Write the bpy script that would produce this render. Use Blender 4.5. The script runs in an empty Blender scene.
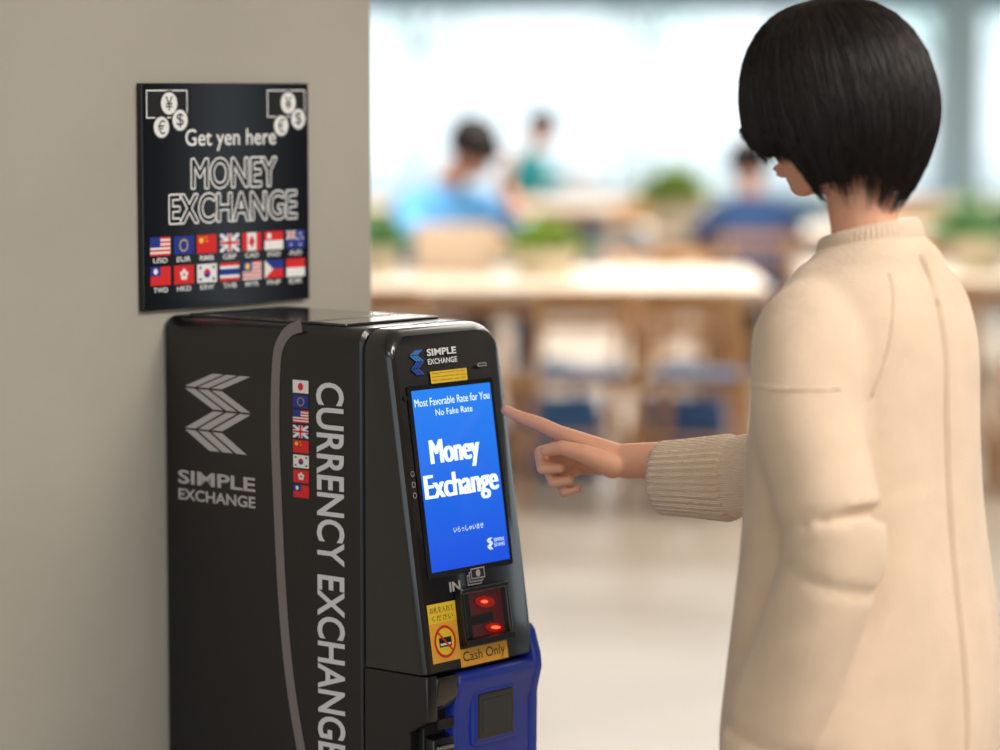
import bpy, bmesh, math, random
from mathutils import Vector, Matrix, noise
random.seed(7)
scene = bpy.context.scene
try:
    scene.view_settings.view_transform = 'Standard'
except Exception:
    pass
V = Vector

# ------------------------------------------------------------ materials
def lin(c):
    o = []
    for x in c[:3]:
        x = x/255.0
        o.append(x/12.92 if x <= .04045 else ((x+.055)/1.055)**2.4)
    return (o[0], o[1], o[2], 1)
_m = {}
def mat(name, col, rough=.5, metal=0, var=.0, vscale=8, bump=0, bscale=60, emit=0, coat=0, sheen=0, spec=.5):
    if name in _m: return _m[name]
    m = bpy.data.materials.new(name); m.use_nodes = True
    nt = m.node_tree; b = nt.nodes['Principled BSDF']
    c = lin(col)
    b.inputs['Base Color'].default_value = c
    b.inputs['Roughness'].default_value = rough
    b.inputs['Metallic'].default_value = metal
    b.inputs['Coat Weight'].default_value = coat
    b.inputs['Coat Roughness'].default_value = .08
    b.inputs['Sheen Weight'].default_value = sheen
    b.inputs['Specular IOR Level'].default_value = spec
    if emit:
        b.inputs['Emission Color'].default_value = c
        b.inputs['Emission Strength'].default_value = emit
    tc = nt.nodes.new('ShaderNodeTexCoord')
    if var:
        n = nt.nodes.new('ShaderNodeTexNoise'); n.inputs['Scale'].default_value = vscale
        n.inputs['Detail'].default_value = 6
        nt.links.new(tc.outputs['Object'], n.inputs['Vector'])
        r = nt.nodes.new('ShaderNodeValToRGB')
        r.color_ramp.elements[0].position = .3; r.color_ramp.elements[1].position = .7
        r.color_ramp.elements[0].color = [min(1, x*(1-var)) for x in c[:3]]+[1]
        r.color_ramp.elements[1].color = [min(1, x*(1+var)) for x in c[:3]]+[1]
        nt.links.new(n.outputs['Fac'], r.inputs['Fac'])
        nt.links.new(r.outputs['Color'], b.inputs['Base Color'])
    if bump:
        n2 = nt.nodes.new('ShaderNodeTexNoise'); n2.inputs['Scale'].default_value = bscale
        n2.inputs['Detail'].default_value = 4
        nt.links.new(tc.outputs['Object'], n2.inputs['Vector'])
        bp = nt.nodes.new('ShaderNodeBump'); bp.inputs['Strength'].default_value = bump
        bp.inputs['Distance'].default_value = .01
        nt.links.new(n2.outputs['Fac'], bp.inputs['Height'])
        nt.links.new(bp.outputs['Normal'], b.inputs['Normal'])
    _m[name] = m
    return m

def wood(name, c1, c2, rough=.45):
    if name in _m: return _m[name]
    m = bpy.data.materials.new(name); m.use_nodes = True
    nt = m.node_tree; b = nt.nodes['Principled BSDF']; b.inputs['Roughness'].default_value = rough
    tc = nt.nodes.new('ShaderNodeTexCoord'); mp = nt.nodes.new('ShaderNodeMapping')
    mp.inputs['Scale'].default_value = (1, 12, 12)
    n = nt.nodes.new('ShaderNodeTexNoise'); n.inputs['Scale'].default_value = 3; n.inputs['Detail'].default_value = 8
    r = nt.nodes.new('ShaderNodeValToRGB')
    r.color_ramp.elements[0].color = lin(c1); r.color_ramp.elements[1].color = lin(c2)
    r.color_ramp.elements[0].position = .35; r.color_ramp.elements[1].position = .65
    nt.links.new(tc.outputs['Object'], mp.inputs['Vector']); nt.links.new(mp.outputs['Vector'], n.inputs['Vector'])
    nt.links.new(n.outputs['Fac'], r.inputs['Fac']); nt.links.new(r.outputs['Color'], b.inputs['Base Color'])
    _m[name] = m
    return m

# ------------------------------------------------------------ object helpers
def empty(name, loc=(0, 0, 0), rz=0):
    e = bpy.data.objects.new(name, None); scene.collection.objects.link(e)
    e.location = loc; e.rotation_euler = (0, 0, rz); e.empty_display_size = .1
    return e
def finish(bm, name, mats, parent=None, smooth=True, recalc=True):
    if recalc: bmesh.ops.recalc_face_normals(bm, faces=bm.faces)
    me = bpy.data.meshes.new(name); bm.to_mesh(me); bm.free()
    if not isinstance(mats, (list, tuple)): mats = [mats]
    for m in mats: me.materials.append(m)
    if smooth:
        for p in me.polygons: p.use_smooth = True
    ob = bpy.data.objects.new(name, me); scene.collection.objects.link(ob)
    if parent: ob.parent = parent
    return ob
def box(name, x0, x1, y0, y1, z0, z1, m, parent=None, bev=0, seg=2):
    bm = bmesh.new()
    bmesh.ops.create_cube(bm, size=1)
    for v in bm.verts:
        v.co = V((x0 if v.co.x < 0 else x1, y0 if v.co.y < 0 else y1, z0 if v.co.z < 0 else z1))
    if bev: bmesh.ops.bevel(bm, geom=bm.edges[:], offset=bev, segments=seg, affect='EDGES', profile=.5)
    return finish(bm, name, m, parent, smooth=False)
def bm_box(bm, x0, x1, y0, y1, z0, z1):
    r = bmesh.ops.create_cube(bm, size=1)
    for v in r['verts']:
        v.co = V((x0 if v.co.x < 0 else x1, y0 if v.co.y < 0 else y1, z0 if v.co.z < 0 else z1))
def frame(t, ref=V((0, 0, 1))):
    t = t.normalized()
    if abs(t.dot(ref)) > .95: ref = V((0, 1, 0)) if abs(t.y) < .9 else V((1, 0, 0))
    a = t.cross(ref).normalized(); b = a.cross(t).normalized()
    return a, b
def bm_loft(bm, rings, cap=True):
    vr = [[bm.verts.new(p) for p in r] for r in rings]
    n = len(vr[0])
    for i in range(len(vr)-1):
        for j in range(n):
            bm.faces.new((vr[i][j], vr[i][(j+1) % n], vr[i+1][(j+1) % n], vr[i+1][j]))
    if cap:
        bm.faces.new(vr[0][::-1]); bm.faces.new(vr[-1])
def bm_seg(bm, p0, r0, p1, r1, n=14):
    p0 = V(p0); p1 = V(p1); a, b = frame(p1-p0)
    rings = []
    for p, r in ((p0, r0), (p1, r1)):
        rings.append([p+(a*math.cos(2*math.pi*k/n)+b*math.sin(2*math.pi*k/n))*r for k in range(n)])
    bm_loft(bm, rings)
def bm_ell(bm, c, r, axes=None, u=20, v=12):
    if not isinstance(r, (tuple, list)): r = (r, r, r)
    M = Matrix.Identity(3)
    if axes: M = Matrix((axes[0], axes[1], axes[2])).transposed()
    res = bmesh.ops.create_uvsphere(bm, u_segments=u, v_segments=v, radius=1)
    c = V(c)
    for vv in res['verts']:
        q = V((vv.co.x*r[0], vv.co.y*r[1], vv.co.z*r[2]))
        vv.co = c+M @ q
def bm_chain(bm, pts, rads, n=14):
    for i, (p, r) in enumerate(zip(pts, rads)):
        bm_ell(bm, p, r, u=n, v=8)
        if i: bm_seg(bm, pts[i-1], rads[i-1], p, r, n)
def catmull(pts, k=6):
    P = [V(p) for p in pts]; out = []
    n = len(P)
    for i in range(n-1):
        p0 = P[max(i-1, 0)]; p1 = P[i]; p2 = P[i+1]; p3 = P[min(i+2, n-1)]
        for j in range(k):
            t = j/k
            out.append(.5*((2*p1)+(p2-p0)*t+(2*p0-5*p1+4*p2-p3)*t*t+(3*p1-p0-3*p2+p3)*t**3))
    out.append(P[-1])
    return out
def catr(r, k=6):
    return [x.x for x in catmull([V((a, 0, 0)) for a in r], k)]
def bm_tube(bm, pts, rads, n=28, hollow=0, ribs=0, ribamp=0):
    rings = []
    for i, p in enumerate(pts):
        t = (pts[min(i+1, len(pts)-1)]-pts[max(i-1, 0)])
        a, b = frame(t)
        rr = []
        for k in range(n):
            th = 2*math.pi*k/n
            r = rads[i]*(1+(ribamp*math.cos(ribs*th) if ribs else 0))
            rr.append(p+(a*math.cos(th)+b*math.sin(th))*r)
        rings.append(rr)
    if hollow:
        c = pts[-1]; t = (pts[-1]-pts[-2]).normalized()
        rings.append([c+(q-c)*(1-hollow) for q in rings[-1]])
        rings.append([q-t*.03 for q in rings[-1]])
    bm_loft(bm, rings)
def bake(ob):
    dg = bpy.context.evaluated_depsgraph_get()
    bpy.context.view_layer.update()
    me = bpy.data.meshes.new_from_object(ob.evaluated_get(dg))
    ob.modifiers.clear(); ob.data = me
    for p in me.polygons: p.use_smooth = True
    return ob
def remesh(ob, vox, smooth=6, fac=.5):
    m = ob.modifiers.new('r', 'REMESH'); m.mode = 'VOXEL'; m.voxel_size = vox; m.use_smooth_shade = True
    if smooth:
        s = ob.modifiers.new('s', 'SMOOTH'); s.factor = fac; s.iterations = smooth
    mats = list(ob.data.materials)
    bake(ob)
    if not ob.data.materials:
        for q in mats: ob.data.materials.append(q)
    return ob
def lathe(bm, prof, c=(0, 0, 0), n=32):
    rings = [[V((c[0]+r*math.cos(2*math.pi*k/n), c[1]+r*math.sin(2*math.pi*k/n), c[2]+z)) for k in range(n)] for r, z in prof]
    bm_loft(bm, rings)

# ------------------------------------------------------------ decal sheets (flat printed graphics)
class Sheet:
    EPS = .00018
    def __init__(s): s.v = []; s.f = []; s.m = []; s.mats = []
    def _mi(s, m):
        if m not in s.mats: s.mats.append(m)
        return s.mats.index(m)
    def poly(s, pts, m, lay=0):
        i = len(s.v); s.v += [(p[0], p[1], lay*s.EPS) for p in pts]
        s.f.append(tuple(range(i, i+len(pts)))); s.m.append(s._mi(m))
    def rect(s, x0, y0, x1, y1, m, lay=0): s.poly([(x0, y0), (x1, y0), (x1, y1), (x0, y1)], m, lay)
    def disc(s, cx, cy, r, m, lay=0, ry=None, n=28):
        ry = ry or r
        s.poly([(cx+r*math.cos(2*math.pi*k/n), cy+ry*math.sin(2*math.pi*k/n)) for k in range(n)], m, lay)
    def rrect(s, x0, y0, x1, y1, r, m, lay=0):
        pts = []
        for cx, cy, a0 in ((x1-r, y0+r, -90), (x1-r, y1-r, 0), (x0+r, y1-r, 90), (x0+r, y0+r, 180)):
            for k in range(6):
                a = math.radians(a0+18*k); pts.append((cx+r*math.cos(a), cy+r*math.sin(a)))
        s.poly(pts, m, lay)
    def line(s, a, b, w, m, lay=0):
        a = V(a); b = V(b); d = (b-a).normalized(); p = V((-d.y, d.x))*w/2
        s.poly([a-p, b-p, b+p, a+p], m, lay)
    def text(s, body, x0, y0, x1, y1, m, lay=0, bold=0, outline=None, om=None, shear=0, rot=False, smear=0):
        def mk(off):
            cu = bpy.data.curves.new('t', 'FONT'); cu.body = body; cu.offset = off; cu.shear = shear
            cu.resolution_u = 4
            ob = bpy.data.objects.new('t', cu); scene.collection.objects.link(ob)
            bpy.context.view_layer.update()
            me = bpy.data.meshes.new_from_object(ob.evaluated_get(bpy.context.evaluated_depsgraph_get()))
            vs = [v.co.copy() for v in me.vertices]; fs = [tuple(p.vertices) for p in me.polygons]
            bpy.data.objects.remove(ob); bpy.data.curves.remove(cu); bpy.data.meshes.remove(me)
            return vs, fs
        vs, fs = mk(bold)
        if not vs: return
        mnx = min(v.x for v in vs); mxx = max(v.x for v in vs); mny = min(v.y for v in vs); mxy = max(v.y for v in vs)
        def put(vs, fs, m, lay, dx=0, dy=0):
            i = len(s.v)
            for v in vs:
                a = (v.x-mnx)/(mxx-mnx); b = (v.y-mny)/(mxy-mny)
                if rot: s.v.append((x0+(x1-x0)*b, y1-(y1-y0)*a, lay*s.EPS))
                else: s.v.append((x0+(x1-x0)*a+dx, y0+(y1-y0)*b+dy, lay*s.EPS))
            for f in fs: s.f.append(tuple(i+k for k in f)); s.m.append(s._mi(m))
        if outline:
            for k in range(12):
                an = k*math.pi/6; put(vs, fs, om, lay+.02*k, outline*math.cos(an), outline*math.sin(an))
            put(vs, fs, m, lay+2)
        elif smear:
            for k, dx in enumerate((-smear, -smear*.5, 0, smear*.5, smear)): put(vs, fs, m, lay+.05*k, dx, 0)
        else: put(vs, fs, m, lay)
    def build(s, name, parent, O, ax, ay):
        O = V(O); ax = V(ax); ay = V(ay); nz = ax.cross(ay)
        me = bpy.data.meshes.new(name)
        me.from_pydata([O+ax*a+ay*b+nz*c for a, b, c in s.v], [], s.f)
        for m in s.mats: me.materials.append(m)
        for p, i in zip(me.polygons, s.m): p.material_index = i
        ob = bpy.data.objects.new(name, me); scene.collection.objects.link(ob); ob.parent = parent
        return ob
def ink(n, c, r=.45, e=0): return mat('ink_'+n, c, r, emit=e)
WH = ink('white', (232, 232, 232)); RD = ink('red', (214, 34, 38)); BL = ink('blue', (24, 48, 140)); YE = ink('yellow', (245, 205, 50))
BK = ink('black', (14, 14, 16)); GR = ink('grey', (176, 174, 176)); OR = ink('orange', (240, 176, 60))
def flag(s, k, x, y, w, h, lay=1):
    R = lambda a, b, c, d, m, l=0: s.rect(x+a*w, y+b*h, x+c*w, y+d*h, m, lay+l)
    D = lambda a, b, r, m, l=1: s.disc(x+a*w, y+b*h, r*min(w, h), m, lay+l, n=16)
    P = lambda pts, m, l=1: s.poly([(x+a*w, y+b*h) for a, b in pts], m, lay+l)
    def stripes(cols):
        n = len(cols)
        for i, c in enumerate(cols): R(0, 1-(i+1)/n, 1, 1-i/n, c)
    def union(a, b, c, d):
        q = lambda u, v: (a+(c-a)*u, b+(d-b)*v)
        R(a, b, c, d, BL, 1)
        P([q(0, 0), q(.14, 0), q(1, .86), q(1, 1), q(.86, 1), q(0, .14)], WH, 2)
        P([q(.86, 0), q(1, 0), q(1, .14), q(.14, 1), q(0, 1), q(0, .86)], WH, 2)
        P([q(0, .36), q(1, .36), q(1, .64), q(0, .64)], WH, 3); P([q(.38, 0), q(.62, 0), q(.62, 1), q(.38, 1)], WH, 3)
        P([q(0, .43), q(1, .43), q(1, .57), q(0, .57)], RD, 4); P([q(.44, 0), q(.56, 0), q(.56, 1), q(.44, 1)], RD, 4)
    if k == 'US': stripes([RD, WH]*4+[RD]); R(0, .45, .5, 1, BL, 1)
    elif k == 'EU':
        R(0, 0, 1, 1, BL)
        for i in range(12): D(.5+.2*math.cos(i*math.pi/6), .5+.3*math.sin(i*math.pi/6), .05, YE)
    elif k == 'CN': R(0, 0, 1, 1, RD); D(.22, .7, .16, YE); D(.45, .85, .05, YE); D(.5, .65, .05, YE)
    elif k == 'GB': union(0, 0, 1, 1)
    elif k == 'CA': R(0, 0, 1, 1, WH); R(0, 0, .26, 1, RD, 1); R(.74, 0, 1, 1, RD, 1); P([(.5, .15), (.66, .5), (.5, .85), (.34, .5)], RD)
    elif k == 'SG': R(0, 0, 1, .5, WH); R(0, .5, 1, 1, RD); D(.25, .75, .17, WH)
    elif k == 'AU':
        R(0, 0, 1, 1, BL); union(0, .5, .5, 1)
        for a, b in ((.25, .22), (.75, .8), (.75, .2), (.62, .52), (.88, .55)): D(a, b, .07, WH, 2)
    elif k == 'TW': R(0, 0, 1, 1, RD); R(0, .5, .5, 1, BL, 1); D(.25, .75, .16, WH, 2)
    elif k == 'HK': R(0, 0, 1, 1, RD); [D(.5+.13*math.cos(a), .5+.2*math.sin(a), .12, WH) for a in (0.3, 1.55, 2.8, 4.1, 5.35)]
    elif k == 'KR': R(0, 0, 1, 1, WH); D(.5, .5, .25, RD); P([(.33, .48), (.67, .52), (.62, .32), (.5, .25), (.38, .32)], BL, 2); [R(a, b, a+.12, b+.13, BK, 1) for a, b in ((.1, .12), (.78, .12), (.1, .75), (.78, .75))]
    elif k == 'TH': stripes([RD, WH, BL, BL, WH, RD])
    elif k == 'MY': stripes([RD, WH]*5); R(0, .45, .5, 1, BL, 1); D(.25, .72, .18, YE, 2)
    elif k == 'PH': R(0, .5, 1, 1, BL); R(0, 0, 1, .5, RD); P([(0, 0), (.45, .5), (0, 1)], WH); D(.15, .5, .09, YE, 2)
    elif k == 'ID': R(0, 0, 1, .5, WH); R(0, .5, 1, 1, RD)
    elif k == 'JP': R(0, 0, 1, 1, WH); D(.5, .5, .3, RD)
def slogo(s, x, y, w, h, m, lay=1, m2=None):
    nodes = [(.42, 1), (.0, .80), (.42, .55), (.0, .30), (.36, .05)]
    for st in range(3):
        o = st*.20
        for i in range(4):
            (a, b), (c, d) = nodes[i], nodes[i+1]
            gap = .012
            s.poly([(x+w*(a+o), y+h*(b-gap)), (x+w*(c+o), y+h*(d+gap)), (x+w*(c+o+.155), y+h*(d+gap)), (x+w*(a+o+.155), y+h*(b-gap))], (m2 if (m2 and i >= 2) else m), lay)

# ------------------------------------------------------------ room
plaster = mat('plaster_wall', (166, 160, 149), .85, var=.07, vscale=2.2, bump=.16, bscale=25)
floor_m = mat('polished_concrete', (158, 146, 130), .36, var=.14, vscale=1.2, bump=.03, bscale=20)
white_ceil = mat('ceiling_paint', (225, 225, 222), .9, var=.02)
beam_m = mat('blue_grey_paint', (130, 172, 192), .6, var=.04)
col_m = mat('pale_column_paint', (190, 214, 224), .6, var=.03)
box('floor', -9, 12, -5, 34, -.1, 0, floor_m)
box('ceiling', -9, 12, -5, 30.2, 3.1, 3.3, white_ceil)
box('wall_left', -9.2, -9, -5, 30.2, 0, 3.1, mat('wall_paint', (205, 202, 196), .9, var=.02))
wr_m = mat('charcoal_wall', (92, 90, 88), .9, var=.05)
wr = empty('added_reflection_wall')  # unseen wall, added dark with a narrow gap to shape the sign's reflections
box('panel_near', 12, 12.2, .2, 5.45, 0, 3.1, wr_m, wr)
box('panel_mid', 12, 12.2, 5.75, 9.5, 0, 3.1, wr_m, wr)
box('panel_far', 12, 12.2, 27, 30.2, 0, 3.1, wr_m, wr)
box('sill', 12, 12.2, 9.5, 27, 0, .4, wr_m, wr); box('lintel', 12, 12.2, 5.45, 27, 2.8, 3.1, wr_m, wr)
# back facade
back = empty('wall_back')
box('sill_wall', -9, 12, 30, 30.2, 0, .42, beam_m, back, .01)
box('lintel', -9, 12, 29.9, 30.2, 2.30, 3.1, beam_m, back, .01)
for i, (x, w) in enumerate(((4.55, .42), (-2.2, .42), (-7, .42), (9.5, .42))):
    box('pier_%d' % i, x-w/2, x+w/2, 29.7, 30.2, 0, 3.1, col_m, back, .01)
frm = mat('window_frame_paint', (215, 232, 236), .5, var=.02)
for wi, (xa, xb) in enumerate(((-6.8, -2.4), (-2.0, 4.35), (4.76, 9.3))):
    w = empty('window_%d' % (wi+1))
    n = max(2, int((xb-xa)/1.45))
    for k in range(n+1):
        x = xa+(xb-xa)*k/n
        box('mullion_%d' % k, x-.025, x+.025, 30.02, 30.1, .42, 2.30, frm, w, .005)
    box('rail_bottom', xa, xb, 30.02, 30.1, .42, .48, frm, w, .005)
    box('rail_top', xa, xb, 30.02, 30.1, 2.25, 2.30, frm, w, .005)
box('ground', -30, 40, 34, 70, -.12, -.02, mat('pavement', (225, 230, 230), .9, var=.05))
leafm = mat('hazed_tree_leaves', (200, 236, 226), .8, var=.15, vscale=3)  # outdoor haze is put into the pale leaf colour
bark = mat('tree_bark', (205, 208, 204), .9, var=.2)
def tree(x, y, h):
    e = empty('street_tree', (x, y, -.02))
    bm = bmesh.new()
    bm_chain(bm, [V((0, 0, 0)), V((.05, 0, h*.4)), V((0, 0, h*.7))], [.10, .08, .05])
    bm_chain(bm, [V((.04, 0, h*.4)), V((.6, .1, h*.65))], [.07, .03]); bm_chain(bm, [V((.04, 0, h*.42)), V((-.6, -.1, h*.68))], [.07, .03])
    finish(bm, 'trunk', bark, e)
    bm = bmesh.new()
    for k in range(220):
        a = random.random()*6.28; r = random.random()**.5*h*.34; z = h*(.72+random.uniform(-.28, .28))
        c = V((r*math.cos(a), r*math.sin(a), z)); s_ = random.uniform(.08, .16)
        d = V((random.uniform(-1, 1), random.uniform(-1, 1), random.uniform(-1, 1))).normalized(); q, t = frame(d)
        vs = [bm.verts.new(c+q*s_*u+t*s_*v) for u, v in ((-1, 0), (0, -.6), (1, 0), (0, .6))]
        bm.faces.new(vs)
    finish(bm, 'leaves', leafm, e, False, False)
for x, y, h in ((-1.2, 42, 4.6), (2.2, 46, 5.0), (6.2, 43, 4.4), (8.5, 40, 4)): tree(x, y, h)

# ------------------------------------------------------------ machine
ANG = math.radians(50)
P0 = V((-.193, 4.2, 0))
YB = .404
wallc = empty('wall_column', P0, ANG)
box('pillar', -2.2, .462, YB, 1.05, 0, 3.1, plaster, wallc, .004)
kiosk = empty('currency_exchange_machine', P0, ANG)
blk = mat('black_satin_shell', (15, 14, 18), .30, var=.06, vscale=30, bump=.01, bscale=400, coat=.25)
glo = mat('black_gloss_shell', (18, 18, 22), .24, var=.15, vscale=500, coat=.7)
dark = mat('dark_plastic', (8, 8, 10), .4)
blue = mat('blue_plastic', (34, 60, 168), .36, coat=.2)
steel = mat('brushed_steel', (150, 152, 156), .3, metal=1)
WD = .24
T = 1.145
def yf(z): return -.05-.15*(1.12-z)
def rr_ring(x0, x1, z0, z1, r, rb=.002, n=8):
    pts = []
    for cx, cz, a0, rad in ((x1-rb, z0+rb, -90, rb), (x1-r, z1-r, 0, r), (x0+r, z1-r, 90, r), (x0+rb, z0+rb, 180, rb)):
        for k in range(n+1):
            a = math.radians(a0+90*k/n); pts.append((cx+rad*math.cos(a), cz+rad*math.sin(a)))
    return pts
def autosm(o, a=40):
    for p in o.data.polygons: p.use_smooth = True
    m = o.modifiers.new('es', 'EDGE_SPLIT'); m.split_angle = math.radians(a)
bm = bmesh.new()
R0 = rr_ring(0, WD, .01, T, .022); R1 = rr_ring(.006, WD-.006, .016, T-.006, .018)
rings = [[V((x, y, z)) for x, z in R] for R, y in ((R1, YB-.0005), (R0, YB-.006), (R0, .006), (R1, .002), (R1, .0005))]
bm_loft(bm, rings)
autosm(finish(bm, 'cabinet', blk, kiosk))
bm = bmesh.new()
z0 = .665
rings = []
for ins, r, kind in ((.005, .03, 'b'), (0, .034, 'b2'), (0, .036, 'f0'), (.0015, .036, 'f05'), (.004, .036, 'f1'), (.010, .034, 'f2')):
    pts = rr_ring(ins, WD-ins, z0+ins*.3, T-ins, r)
    ring = []
    for x, z in pts:
        lip = .012*max(0, (z-(T-.04))/.04)**2
        y = {'b': .0, 'b2': -.004, 'f0': yf(z)+.012+lip, 'f05': yf(z)+.006+lip, 'f1': yf(z)+.002+lip, 'f2': yf(z)+lip*.8}[kind]
        ring.append(V((x, y, z)))
    rings.append(ring)
bm_loft(bm, rings)
autosm(finish(bm, 'front_housing', glo, kiosk), 35)
def extr(name, prof, x0, x1, m, bev=.005):
    bm = bmesh.new()
    a = [bm.verts.new((x0, y, z)) for y, z in prof]; b = [bm.verts.new((x1, y, z)) for y, z in prof]
    n = len(prof)
    for i in range(n): bm.faces.new((a[i], a[(i+1) % n], b[(i+1) % n], b[i]))
    bm.faces.new(a); bm.faces.new(b[::-1])
    bmesh.ops.recalc_face_normals(bm, faces=bm.faces)
    bmesh.ops.bevel(bm, geom=bm.edges[:], offset=bev, segments=3, affect='EDGES', profile=.5, clamp_overlap=True)
    o = finish(bm, name, m, kiosk); autosm(o, 30); return o
extr('lower_cheek', [(0, .664), (-.119, .664), (-.121, .60), (-.085, .58), (-.085, .02), (0, .02)], 0, .022, blk, .003)
extr('lower_core', [(0, .662), (-.095, .662), (-.095, .02), (0, .02)], .02, .225, dark, .002)
extr('coin_tray_block', [(-.09, .575), (-.112, .57), (-.116, .30), (-.11, .05), (-.09, .05)], .022, .066, blk, .003)
extr('blue_fairing', [(-.02, .648), (-.112, .660), (-.122, .656), (-.124, .644), (-.119, .63), (-.113, .60), (-.111, .30), (-.10, .02), (-.02, .02)], .066, .244, blue, .005)
extr('blue_side_rail', [(-.04, .70), (-.104, .708), (-.112, .698), (-.123, .664), (-.125, .645), (-.116, .61), (-.111, .02), (-.04, .02)], .232, .249, blue, .004)
extr('black_left_wing', [(-.09, .66), (-.121, .66), (-.119, .63), (-.108, .61), (-.09, .61)], .02, .068, glo, .003)
box('card_reader_frame', .100, .195, -.120, -.108, .548, .632, blue, kiosk, .005)
box('card_reader_panel', .108, .187, -.1215, -.117, .557, .624, mat('dark_glass', (24, 28, 34), .15, coat=.6), kiosk, .002)
box('card_reader_inset', .117, .178, -.1222, -.120, .566, .615, mat('dark_glass_inset', (40, 46, 54), .25, coat=.4), kiosk, .001)
box('receipt_slot', .026, .060, -.118, -.113, .555, .561, steel, kiosk, .001)
box('receipt_mouth', .026, .060, -.1175, -.113, .585, .60, dark, kiosk, .001)
box('foot_plinth', .01, .23, -.06, .37, 0, .03, dark, kiosk, .003)
box('top_cover', .02, .22, .05, .37, T-.001, T+.004, mat('gloss_top', (26, 26, 30), .16, coat=.8), kiosk, .002)

s = Sheet()
A = lambda a: .393-a
lg = ink('logo_grey', (180, 174, 176)); jt = ink('stripe_taupe', (122, 112, 112))
pts = [(.118, 1.1435), (.140, 1.137), (.158, 1.12), (.168, 1.09), (.172, 1.0), (.168, .89), (.160, .75), (.146, .63), (.122, .52), (.085, .40), (.03, .28)]
cp = catmull([V((A(a), z, 0)) for a, z in pts], 6)
for i in range(len(cp)-1):
    p, q = cp[i], cp[i+1]
    def nrm(j):
        d = (cp[min(j+1, len(cp)-1)]-cp[max(j-1, 0)]).normalized(); return V((-d.y, d.x, 0))*.0085
    s.poly([p-nrm(i), q-nrm(i+1), q+nrm(i+1), p+nrm(i)], jt, 1)
slogo(s, A(.358), .942, .140, .124, lg)
s.text('SIMPLE', A(.374), .896, A(.213), .917, lg, 1, bold=.025)
s.text('EXCHANGE', A(.374), .872, A(.213), .889, lg, 1, bold=.025)
fl = ['JP', 'EU', 'US', 'GB', 'CN', 'KR', 'HK', 'TW']
for i, k in enumerate(fl):
    flag(s, k, A(.136), 1.067-.0216*(i+1)+.002, .031, .0185)
s.text('CURRENCY EXCHANGE', A(.090), .524, A(.036), 1.066, ink('white_lettering', (214, 214, 220)), 1, bold=.018, rot=True)
s.build('side_graphics', kiosk, (-.0005, .393, 0), (0, -1, 0), (0, 0, 1))
s = Sheet(); s.rect(.02, .0, .22, .017, jt, 1)
s.build('top_stripe', kiosk, (0, .112, T+.0040), (1, 0, 0), (0, 1, 0))

ay = V((0, .15, 1)).normalized()
Fv = lambda z: (z-1.12)/ay.z
s = Sheet()
lb = ink('logo_blue', (60, 130, 205))
slogo(s, .040, Fv(1.078), .030, .038, lb, 1, m2=ink('logo_blue2', (40, 80, 180)))
s.text('SIMPLE', .077, Fv(1.105), .140, Fv(1.115), WH, 1, bold=.03)
s.text('EXCHANGE', .077, Fv(1.093), .140, Fv(1.101), WH, 1, bold=.02)
s.rect(.079, Fv(1.066), .158, Fv(1.083), YE, 1)
for i in range(3): s.text('notice for customers use only'[i*3:], .083, Fv(1.0785-.005*i), .154, Fv(1.0815-.005*i), BK, 2)
s.rrect(.183, Fv(1.083), .203, Fv(1.088), .002, GR, 1); s.rrect(.185, Fv(1.084), .201, Fv(1.087), .001, BK, 2)
s.disc(.022, Fv(1.05), .004, BK, 1)
for z in (.945, .93, .915): s.disc(.018, Fv(z), .004, GR, 1); s.disc(.018, Fv(z), .003, BK, 2)
s.text('IN', .068, Fv(.774), .092, Fv(.788), GR, 1, bold=.03)
for a, b in ((.108, .778), (.112, .782), (.116, .786)):
    s.rect(a, Fv(b), a+.030, Fv(b+.015), GR, 1+(a-.108)*600); s.rect(a+.0015, Fv(b+.0015), a+.0285, Fv(b+.0135), BK, 1.5+(a-.108)*600)
s.disc(.131, Fv(.7935), .005, GR, 9)
s.poly([(.118, Fv(.776)), (.124, Fv(.771)), (.130, Fv(.776))], GR, 1)
s.rect(.016, Fv(.680), .076, Fv(.762), OR, 1)
s.rect(.016, Fv(.735), .076, Fv(.762), YE, 2)
s.text('お札を入れて', .021, Fv(.749), .071, Fv(.758), BK, 3); s.text('ください', .023, Fv(.738), .068, Fv(.746), BK, 3)
s.disc(.046, Fv(.708), .023, RD, 3); s.disc(.046, Fv(.708), .019, YE, 4); s.rect(.033, Fv(.701), .059, Fv(.714), BK, 5)
s.rect(.035, Fv(.703), .057, Fv(.706), WH, 6)
s.line((.032, Fv(.722)), (.060, Fv(.694)), .003, RD, 7)
s.rect(.074, Fv(.667), .178, Fv(.692), OR, 1); s.text('Cash Only', .080, Fv(.670), .172, Fv(.688), BK, 2, bold=.005)
s.build('front_graphics', kiosk, (0, yf(1.12)-.0006, 1.12), (1, 0, 0), ay)
def screen_mat():
    m = bpy.data.materials.new('lit_display'); m.use_nodes = True; nt = m.node_tree; b = nt.nodes['Principled BSDF']
    b.inputs['Base Color'].default_value = (0, 0, 0, 1); b.inputs['Roughness'].default_value = .2
    tc = nt.nodes.new('ShaderNodeTexCoord'); sp = nt.nodes.new('ShaderNodeSeparateXYZ'); r = nt.nodes.new('ShaderNodeValToRGB')
    nt.links.new(tc.outputs['Generated'], sp.inputs[0]); nt.links.new(sp.outputs['Z'], r.inputs['Fac'])
    r.color_ramp.elements[0].color = lin((22, 80, 222)); r.color_ramp.elements[1].color = lin((40, 132, 244))
    nt.links.new(r.outputs['Color'], b.inputs['Emission Color']); b.inputs['Emission Strength'].default_value = 1.0
    return m
SW = mat('display_white', (215, 236, 248), .3, emit=.8)
s = Sheet()
s.rrect(.026, Fv(.797), .212, Fv(1.066), .004, ink('bezel', (16, 16, 18), .2), .5)
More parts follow.
